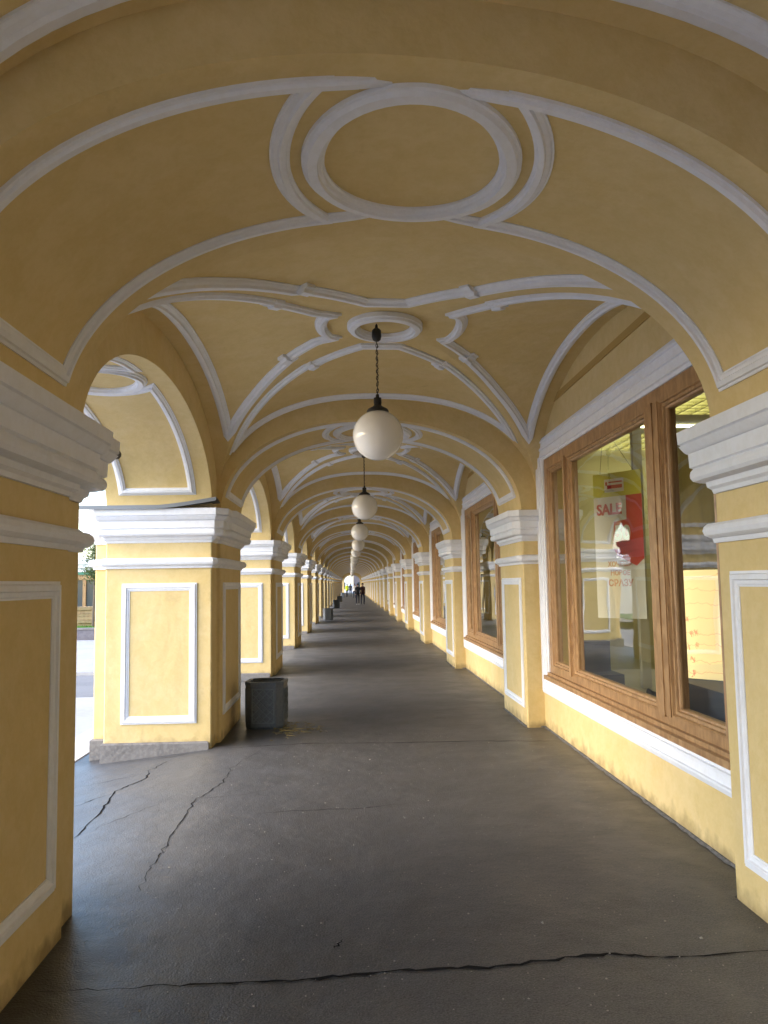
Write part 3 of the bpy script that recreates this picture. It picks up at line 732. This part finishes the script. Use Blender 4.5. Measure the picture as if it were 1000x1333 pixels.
tag(mb.build('straw_litter', mat('dry straw', (0.30, 0.24, 0.10), .9, noise=[(9, .6, (.14, .10, .05))])[0], None, sh=False), 'scattered straw and dry leaf bits on the asphalt beside the bin', 'litter', kind='stuff')
# gravel grit near camera
rnd = random.Random(8); mb = MB()
for i in range(420):
    y = 3.6 + 6 * rnd.random() ** 1.6; x = rnd.uniform(-1.4, 2.1); r = rnd.uniform(.002, .006)
    if rnd.random() < .06: r *= 1.8
    c = Vector((x, y, r * .4 + .002)); vs = [c + Vector((r * rnd.uniform(.6, 1.3) * cos(a), r * rnd.uniform(.6, 1.3) * sin(a), 0)) for a in [i2 * pi / 2.5 for i2 in range(5)]] + [c + Vector((0, 0, r * .8))]
    mb.add(vs, [(j, (j + 1) % 5, 5) for j in range(5)])
tag(mb.build('grit', mat('pale grit', (0.30, 0.29, 0.27), .9)[0], None, sh=False), 'small pale stones scattered on the dark asphalt', 'grit', kind='stuff')

# ------------------------------------------------------------ things in the shop window
def text(s_, size, m, loc, rot, parent, name='lettering', ext=.001, sx=1.0):
    cu = bpy.data.curves.new(name, 'FONT'); cu.body = s_; cu.size = size; cu.extrude = ext; cu.align_x = 'CENTER'; cu.resolution_u = 3; cu.offset = size * .035
    t_ = bpy.data.objects.new('tmp', cu); COL.objects.link(t_)
    dg = bpy.context.evaluated_depsgraph_get(); me = bpy.data.meshes.new_from_object(t_.evaluated_get(dg)); bpy.data.objects.remove(t_)
    me.name = name; me.materials.clear(); me.materials.append(m)
    o = bpy.data.objects.new(name, me); COL.objects.link(o); o.parent = parent; o.location = loc; o.rotation_euler = rot; o.scale = (sx, 1, 1)
    return o
RED = mat('poster red', (0.50, 0.02, 0.025), .6)[0]; LIME = mat('poster lime', (0.55, 0.52, 0.03), .6)[0]; PWH = mat('poster white', (0.70, 0.69, 0.66), .6)[0]
PK = mat('poster faded red', (0.55, 0.22, 0.18), .6)[0]
p0, p1 = Vector((2.83, 9.15, 0)), Vector((3.20, 8.62, 0)); wv = (p1 - p0).length; ang = math.atan2(p1.y - p0.y, p1.x - p0.x)
po = empty('sale_banner', (p0.x, p0.y, 1.36), ang); tag(po, 'tall white, lime and red SALE banner hanging inside the nearest shop window', 'banner')
mb = MB(); mb.box(0, wv, 0, .006, 0, 1.64); mb.build('sheet', PWH, po, sh=False)
mb = MB(); mb.box(0, wv, -.003, 0, 1.37, 1.64); mb.build('lime_band', LIME, po, sh=False)
mb = MB(); mb.box(.16, .42, -.005, -.0031, 1.42, 1.57); mb.build('logo_plate', PWH, po, sh=False)
mb = MB(); mb.ngon([(.44, -.003, 1.37), (wv, -.003, 1.37), (wv, -.003, .66), (wv - .10, -.003, .58), (.30, -.003, .70), (.24, -.003, .80), (.27, -.003, 1.08), (.44, -.003, 1.10)]); mb.build('red_field', RED, po, sh=False)
R90 = (pi / 2, 0, 0)
text('SALE', .17, RED, (.21, -.004, 1.17), R90, po, sx=.95)
text('50', .22, PWH, (.38, -.0045, .88), R90, po, sx=.95)
text('ХОЧЕШЬ', .075, PK, (.33, -.004, .58), R90, po); text('НОВОЕ', .075, PK, (.33, -.004, .48), R90, po); text('СРАЗУ', .10, PK, (.33, -.004, .36), R90, po)
mb = MB(); mb.tube((.10, .003, 1.64), (.17, .003, 2.2), .003, n=5); mb.tube((wv - .1, .003, 1.64), (.17, .003, 2.2), .003, n=5); mb.build('cord', BLACK, po, sh=False)
mb = MB(); mb.box(.175, .20, -.008, -.0051, 1.50, 1.54); mb.box(.22, .40, -.008, -.0051, 1.525, 1.54); mb.box(.20, .40, -.008, -.0051, 1.46, 1.50); mb.build('logo_mark', RED, po, sh=False)

YEL = mat('lit yellow paper', (0.8, 0.66, 0.3), .7, emit=((1.0, .78, .36), .20))[0]
REDL = mat('red pattern line', (0.7, 0.30, 0.18), .7, emit=((.9, .4, .2), .14))[0]
yb_ = empty('light_box', (2.66, 6.45, 1.0), math.atan2(-.62, .52)); tag(yb_, 'glowing yellow panel with a red branch pattern low in the nearest window', 'light box')
mb = MB(); mb.box(0, .8, 0, .05, 0, .86); mb.build('panel', YEL, yb_, sh=False)
mb = MB(); rnd = random.Random(2)
for r_ in range(8):
    z = .04 + .11 * r_; x = 0.03
    while x < .74:
        nx, nz = x + .035, z + rnd.uniform(-.02, .02); mb.tube((x, -.004, z), (nx, -.004, nz), .0018, n=4); x, z = nx, z * .5 + nz * .5
        if rnd.random() < .16: 
            for q in range(9): mb.tube((x + rnd.uniform(-.02, .02), -.004, z + rnd.uniform(-.03, .03)), (x + rnd.uniform(-.02, .02), -.004, z + rnd.uniform(-.03, .03)), .0035, .001, n=4)
mb.build('branch_pattern', REDL, yb_, sh=False)
cb = empty('display_counter', (2.62, 5.1, .6)); tag(cb, 'dark blue-grey display counter behind the glass under the yellow panel', 'counter')
mb = MB(); mb.box(0.0, 1.0, 0, 1.55, 0, .36); mb.build('body', DARKB, cb, sh=False); mb = MB(); mb.box(-.01, 1.02, -.01, 1.57, .361, .385); mb.build('top', DARKB, cb, sh=False)
c2 = empty('display_plinth', (2.62, 8.75, .6)); tag(c2, 'low dark display plinth standing below the banner in the near window', 'plinth')
mb = MB(); mb.box(0, .35, 0, .55, 0, .16); mb.build('step', DARKB, c2, sh=False); mb = MB(); mb.box(.0, .3, .3, .52, .161, .5); mb.build('block', DARKB, c2, sh=False)
mb = MB(); N = 24
for i in range(N): pass
rows = [[(3.30 + 1.3 * i / N, 8.35 + .5 * i / N + .05 * sin(i * 1.3), z) for z in (.62, 3.3)] for i in range(N + 1)]
rows2 = [[(p[0] + .004, p[1] + .03, p[2]) for p in r] for r in rows]
mb.grid(rows, True); mb.grid(rows2, True)
tag(mb.build('curtain', SHOPD, None, sh=False), 'dark olive curtain hanging behind the banner in the near window', 'curtain')
mb = MB(); mb.box(3.16, 3.26, 8.72, 8.80, .61, 3.60); tag(mb.build('display_post', mat('pale post', (0.5, 0.48, 0.38), .7)[0], None, sh=False), 'pale square post between the banner and the dark curtain', 'post')
# shoes on the display floor
sh_ = empty('dark_shoe', (3.0, 8.05, .605), 1.0); tag(sh_, 'dark shoe lying on the beige display floor of the near window', 'shoe')
mb = MB(); rows = []
for i in range(13):
    t = i / 12; x = -.13 + .26 * t; wd = .04 + .012 * sin(t * pi) - .01 * (1 - t) ; hgt = .10 - .055 * min(1, t * 1.5) if t < .9 else .03
    rows.append([(x, wd * cos(a), .012 + hgt * max(0, sin(a))) for a in [pi * j / 8 for j in range(9)]])
mb.grid(rows, True); mb.ngon(rows[0]); mb.ngon(rows[-1]); mb.build('upper', DARKB, sh_, sh=False)
mb = MB(); mb.box(-.135, .135, -.048, .048, 0, .013); mb.build('sole', BLACK, sh_, sh=False)
# louvred ceiling lights
def make_louvre():
    e = empty('ceiling_light'); mb = MB(); mb.box(-.6, .6, -.6, .6, .0, .02); mb.build('diffuser', LOUV, e, sh=False)
    mb = MB()
    for i in range(9):
        x = -.6 + .15 * i; mb.box(x - .009, x + .009, -.6, .6, -.075, -.002); mb.box(-.6, .6, x - .009, x + .009, -.0751, -.0021)
    mb.build('louvre_grid', LOUVM, e, sh=False); return e
lv = make_louvre(); first = True
for k, (x, y) in enumerate([(3.75, 7.6), (3.75, 9.9), (3.75, 14.5), (3.75, 21.3), (3.75, 28.1)]):
    o = lv if k == 0 else copy_tree(lv); o.location = (x, y, 3.585)
    tag(o, ['square louvred ceiling light nearest the camera, seen beside the right capital', 'square louvred ceiling light above the SALE banner', 'louvred ceiling light inside the second shop window', 'louvred ceiling light inside the third shop window', 'louvred ceiling light inside the fourth shop window'][k], 'ceiling light', 'louvred ceiling lights in the shops')

# ------------------------------------------------------------ people far down the walk
SKIN = mat('skin', (0.45, 0.27, 0.19), .6)[0]; HAIR = mat('dark hair', (0.03, 0.02, 0.015), .7)[0]
def human(name, loc, rz, h, top, leg, shoe, arms=None, stride=.18, hair=HAIR, label='', bag=False):
    e = empty(name, loc, rz); s_ = h / 1.75
    J = {'pel': (0, 0, .95), 'wst': (0, 0, 1.10), 'chs': (0, .0, 1.32), 'nk': (0, 0, 1.48), 'hd0': (0, .01, 1.56), 'hd1': (0, .01, 1.70)}
    V_, E_, Rr = [], [], []
    def add(p, r, par=None):
        V_.append(Vector(p) * s_); Rr.append(r * s_ if isinstance(r, float) else (r[0] * s_, r[1] * s_))
        if par is not None: E_.append((par, len(V_) - 1))
        return len(V_) - 1
    p = add(J['pel'], (.15, .11)); a = add(J['wst'], (.135, .10), p); c = add(J['chs'], (.17, .115), a); nk = add(J['nk'], .055, c); h0 = add((0, .012, 1.58), (.07, .085), nk); h1 = add((0, .012, 1.68), (.072, .085), h0)
    for sg in (-1, 1):
        st = stride * sg
        hp = add((sg * .09, 0, .90), .095, p); kn = add((sg * .10, st * .55 + .03, .50), .062, hp); an = add((sg * .10, st - (.03 if sg < 0 else 0), .09), .042, kn); add((sg * .11, st + .13, .04), .035, an)
        sh = add((sg * .165, 0, 1.42), .055, c); el = add((sg * .205, -.04 - st * .4, 1.14), .045, sh); wr = add((sg * .20, .08 - st * .5, .92), .032, el); hd = add((sg * .195, .11 - st * .5, .84), .028, wr)
    me = bpy.data.meshes.new('body'); me.from_pydata([tuple(v) for v in V_], E_, []); o = bpy.data.objects.new('body', me); COL.objects.link(o)
    m = o.modifiers.new('skin', 'SKIN'); m.use_smooth_shade = True
    for i, sv in enumerate(me.skin_vertices[0].data):
        r = Rr[i]; sv.radius = (r, r) if isinstance(r, float) else r; sv.use_root = (i == 0)
    o.modifiers.new('sub', 'SUBSURF').levels = 2; o.modifiers['sub'].render_levels = 2
    dg = bpy.context.evaluated_depsgraph_get(); m2 = bpy.data.meshes.new_from_object(o.evaluated_get(dg)); bpy.data.objects.remove(o)
    m2.materials.clear()
    for mm in (SKIN, top, leg, shoe): m2.materials.append(mm)
    for pl_ in m2.polygons:
        c_ = pl_.center / s_; z = c_.z; pl_.use_smooth = True
        hand = abs(c_.x) > .155 and .8 < z < .88
        pl_.material_index = 0 if (z > 1.50 or hand) else 1 if z > .88 or (abs(c_.x) > .165 and z > .8) else 2 if z > .085 else 3
    o = bpy.data.objects.new('body', m2); COL.objects.link(o); o.parent = e
    mb = MB(); mb.lathe([(0.088 * s_ * sin(radians(q)), .10 * s_ * cos(radians(q))) for q in range(0, 111, 10)], c=(0, -.012 * s_, 1.665 * s_), n=16); mb.build('hair', hair, e, sh=False)
    tag(e, label, 'person'); return e
BLK = mat('black jacket', (.018, .018, .022), .8)[0]; NAV = mat('dark navy trousers', (.022, .024, .04), .8)[0]; WSH = mat('white shoe', (.6, .6, .6), .6)[0]
HIV = mat('yellow safety vest', (.62, .75, .03), .6)[0]; GRY = mat('grey coat', (.16, .17, .19), .8)[0]; BRN = mat('dark maroon coat', (.05, .02, .022), .8)[0]; WTE = mat('white shirt', (.65, .65, .65), .7)[0]
human('person', (.60, 67.2, 0), pi, 1.74, BLK, NAV, WSH, label='walker in black jacket with white shoes, left one of the pair walking side by side')
human('person', (1.02, 67.5, 0), pi + .1, 1.78, BRN, NAV, BLK, label='walker in dark maroon coat, right one of the pair walking side by side', stride=-.16)
human('person', (-.42, 104, 0), .3, 1.75, HIV, NAV, BLK, label='person in bright yellow safety vest standing by the left piers far away', stride=.02)
human('person', (.48, 96, 0), pi, 1.72, WTE, NAV, BLK, label='distant person in a white top just left of the walking pair')
human('person', (.02, 108, 0), pi, 1.72, GRY, GRY, BLK, label='distant person in grey walking between the vest and the pair', stride=-.14)

# ------------------------------------------------------------ across the street
FACE = mat('pale facade plaster', (0.72, 0.69, 0.62), .85, noise=[(.5, .4, (.66, .62, .52))])[0]
GRN = mat('green glass sign', (0.10, 0.28, 0.20), .5)[0]; PUR = mat('purple banner cloth', (.16, .03, .22), .7)[0]
DGL = mat('dark shop glass', (.05, .06, .06), .1, .6)[0]
ob = empty('courtyard_building', (-8.5, 42.0, -.42)); tag(ob, 'low pale building across the court with wooden shopfronts under a white cornice', 'building')
mb = MB(); mb.box(-60, 0, 0, 9, 0, 3.7); mb.build('wall', FACE, ob, sh=False)
mb = MB(); mb.box(-60.2, .2, -.3, 0, 3.0, 3.2); mb.box(-60.2, .2, -.4, 0, 3.201, 3.4); mb.box(-60.2, .3, -.5, 0, 3.401, 3.66); mb.build('cornice', WH, ob, sh=False)
wd0 = None
for i in range(13):
    x = -9.5 - i * 3.9 + 4.4
    f = MB()
    f.box(x - 1.15, x - .98, -.14, .02, .25, 2.85); f.box(x + .98, x + 1.15, -.14, .02, .25, 2.85); f.box(x - .08, x + .08, -.13, .02, .25, 2.6); f.box(x - 1.15, x + 1.15, -.15, .02, 2.6, 2.86)
    fr = f.build('shopfront', WOOD, ob, sh=False)
    g = MB(); g.box(x - .98, x + .98, -.05, .01, .28, 2.6); g.build('glazing', DGL, fr, sh=False)
    g = MB(); g.box(x - 1.2, x + 1.2, -.22, -.02, 2.87, 3.1); g.build('sign_board', GRN, fr, sh=False)
st = empty('stone_kerb_wall', (-11.5, 33.4, -.42)); tag(st, 'low dark grey stone wall edging the grass across the court', 'wall')
mb = MB(); mb.box(-22, 4.2, 0, .5, 0, .5); mb.build('blocks', mat('dark granite wall', (.17, .16, .18), .85, noise=[(4, .5, (.11, .10, .12)), (30, .4, (.22, .21, .22))])[0], st, sh=False)
mb = MB(); mb.box(-22.05, 4.25, -.04, .54, .501, .56); mb.build('coping', STONE, st, sh=False)
GRS = mat('lawn green', (.09, .20, .03), .9, noise=[(8, .5, (.05, .13, .02))])[0]
mb = MB(); rnd = random.Random(4); mb.grid([[(-33, 33.9, .02), (-33, 41.0, .02)], [(-7.4, 33.9, .02), (-7.4, 41, .02)]], False)
for i in range(5000):
    x, y = rnd.uniform(-18, -7.5), rnd.uniform(33.95, 37); hh = rnd.uniform(.05, .12)
    mb.add([(x, y, .02), (x + .03, y + rnd.uniform(-.02, .02), .02), (x + .015 + rnd.uniform(-.03, .03), y, .02 + hh)], [(0, 1, 2)])
tag(mb.build('grass', GRS, None, sh=False), 'bright green grass strip behind the stone wall', 'grass', kind='stuff')
PAL = mat('pale pallet wood', (.45, .33, .19), .85, noise=[(6, .5, (.32, .22, .12))])[0]
def make_pallet():
    e = empty('wooden_pallet'); 
    for j in range(7): mb = MB(); mb.box(-.6 + j * .178, -.6 + j * .178 + .12, -.5, .5, .12, .144); mb.build('deck_board', PAL, e, sh=False)
    for y in (-.5, -.05, .4): mb = MB(); mb.box(-.6, .588, y, y + .1, .02, .119); mb.box(-.6, .588, y, y + .1, 0, .0199); mb.build('runner', PAL, e, sh=False)
    return e
pa = make_pallet(); pn = ['bottom', 'second from the bottom', 'third from the bottom', 'fourth from the bottom', 'fifth from the bottom', 'topmost']
for i in range(6):
    o = pa if i == 0 else copy_tree(pa); o.location = (-12.1 + rnd.uniform(-.08, .08), 38.2 + rnd.uniform(-.05, .05), .03 + i * .146); o.rotation_euler = (0, 0, .3 + rnd.uniform(-.12, .12))
    tag(o, 'pale wooden pallet, %s of the stack on the grass' % pn[i], 'pallet', 'pallets stacked on the grass')
# a small tree in the court
LEAF = mat('leaf green', (.06, .10, .03), .7, noise=[(3, .6, (.10, .13, .04))])[0]; BARK = mat('bark', (.10, .08, .06), .9)[0]
tr = empty('courtyard_tree', (-11.35, 36.3, 0)); tag(tr, 'thin young tree standing on the grass in front of the pale building', 'tree')
mb = MB(); mb.tube((0, 0, 0), (.05, 0, 2.6), .09, .06); mb.tube((.05, 0, 2.6), (0, .1, 5.2), .06, .015)
rnd = random.Random(12); br = []
for i in range(22):
    z = rnd.uniform(2.0, 4.9); a = rnd.uniform(0, 2 * pi); l = rnd.uniform(.25, .6) * (1.15 - (z - 2) / 5); e_ = Vector((.04 + l * cos(a), l * sin(a), z + l * .6)); mb.tube((.04, 0, z), e_, .022, .006, n=6); br.append((Vector((.04, 0, z)), e_))
mb.build('trunk', BARK, tr, sh=False)
mb = MB()
for a, b in br:
    for q in range(130):
        t = rnd.uniform(.35, 1.1); c = a + (b - a) * t + Vector((rnd.gauss(0, .16), rnd.gauss(0, .16), rnd.gauss(0, .16))); n1 = Vector((rnd.uniform(-1, 1), rnd.uniform(-1, 1), rnd.uniform(-1, 1))).normalized(); n2 = n1.orthogonal().normalized(); l = rnd.uniform(.03, .055)
        mb.add([c - n1 * l, c + n2 * l * .5, c + n1 * l, c - n2 * l * .5], [(0, 1, 2, 3)])
mb.build('crown', LEAF, tr, sh=False)

# beyond the far end of the walk
GRP = mat('grey pink render', (.22, .17, .155), .85, noise=[(.6, .4, (.17, .13, .12))])[0]
for (nm, x0, x1, y, h, m_, lb) in (('townhouse', -14, -.35, 176, 9, FACE, 'pale townhouse seen left through the far end of the arcade'), ('townhouse', .75, 9, 190, 7, GRP, 'grey pink townhouse seen right through the far end of the arcade')):
    e = empty(nm, (x0, y, -.42)); tag(e, lb, 'building')
    mb = MB(); mb.box(0, x1 - x0, 0, 8, 0, h); mb.build('wall', m_, e, sh=False)
    mb = MB(); mb.box(-.3, x1 - x0 + .3, -.3, 8.3, h + .001, h + .35); mb.build('roof', METAL, e, sh=False)
    n_ = int((x1 - x0) / 2.2)
    for i in range(n_):
        for j in range(int(h // 3)):
            xx = 1.0 + i * 2.2; zz = .9 + j * 3
            if xx + .9 < x1 - x0: mb = MB(); mb.box(xx, xx + .9, -.04, .02, zz, zz + 1.5); mb.build('window', DGL, e, sh=False)
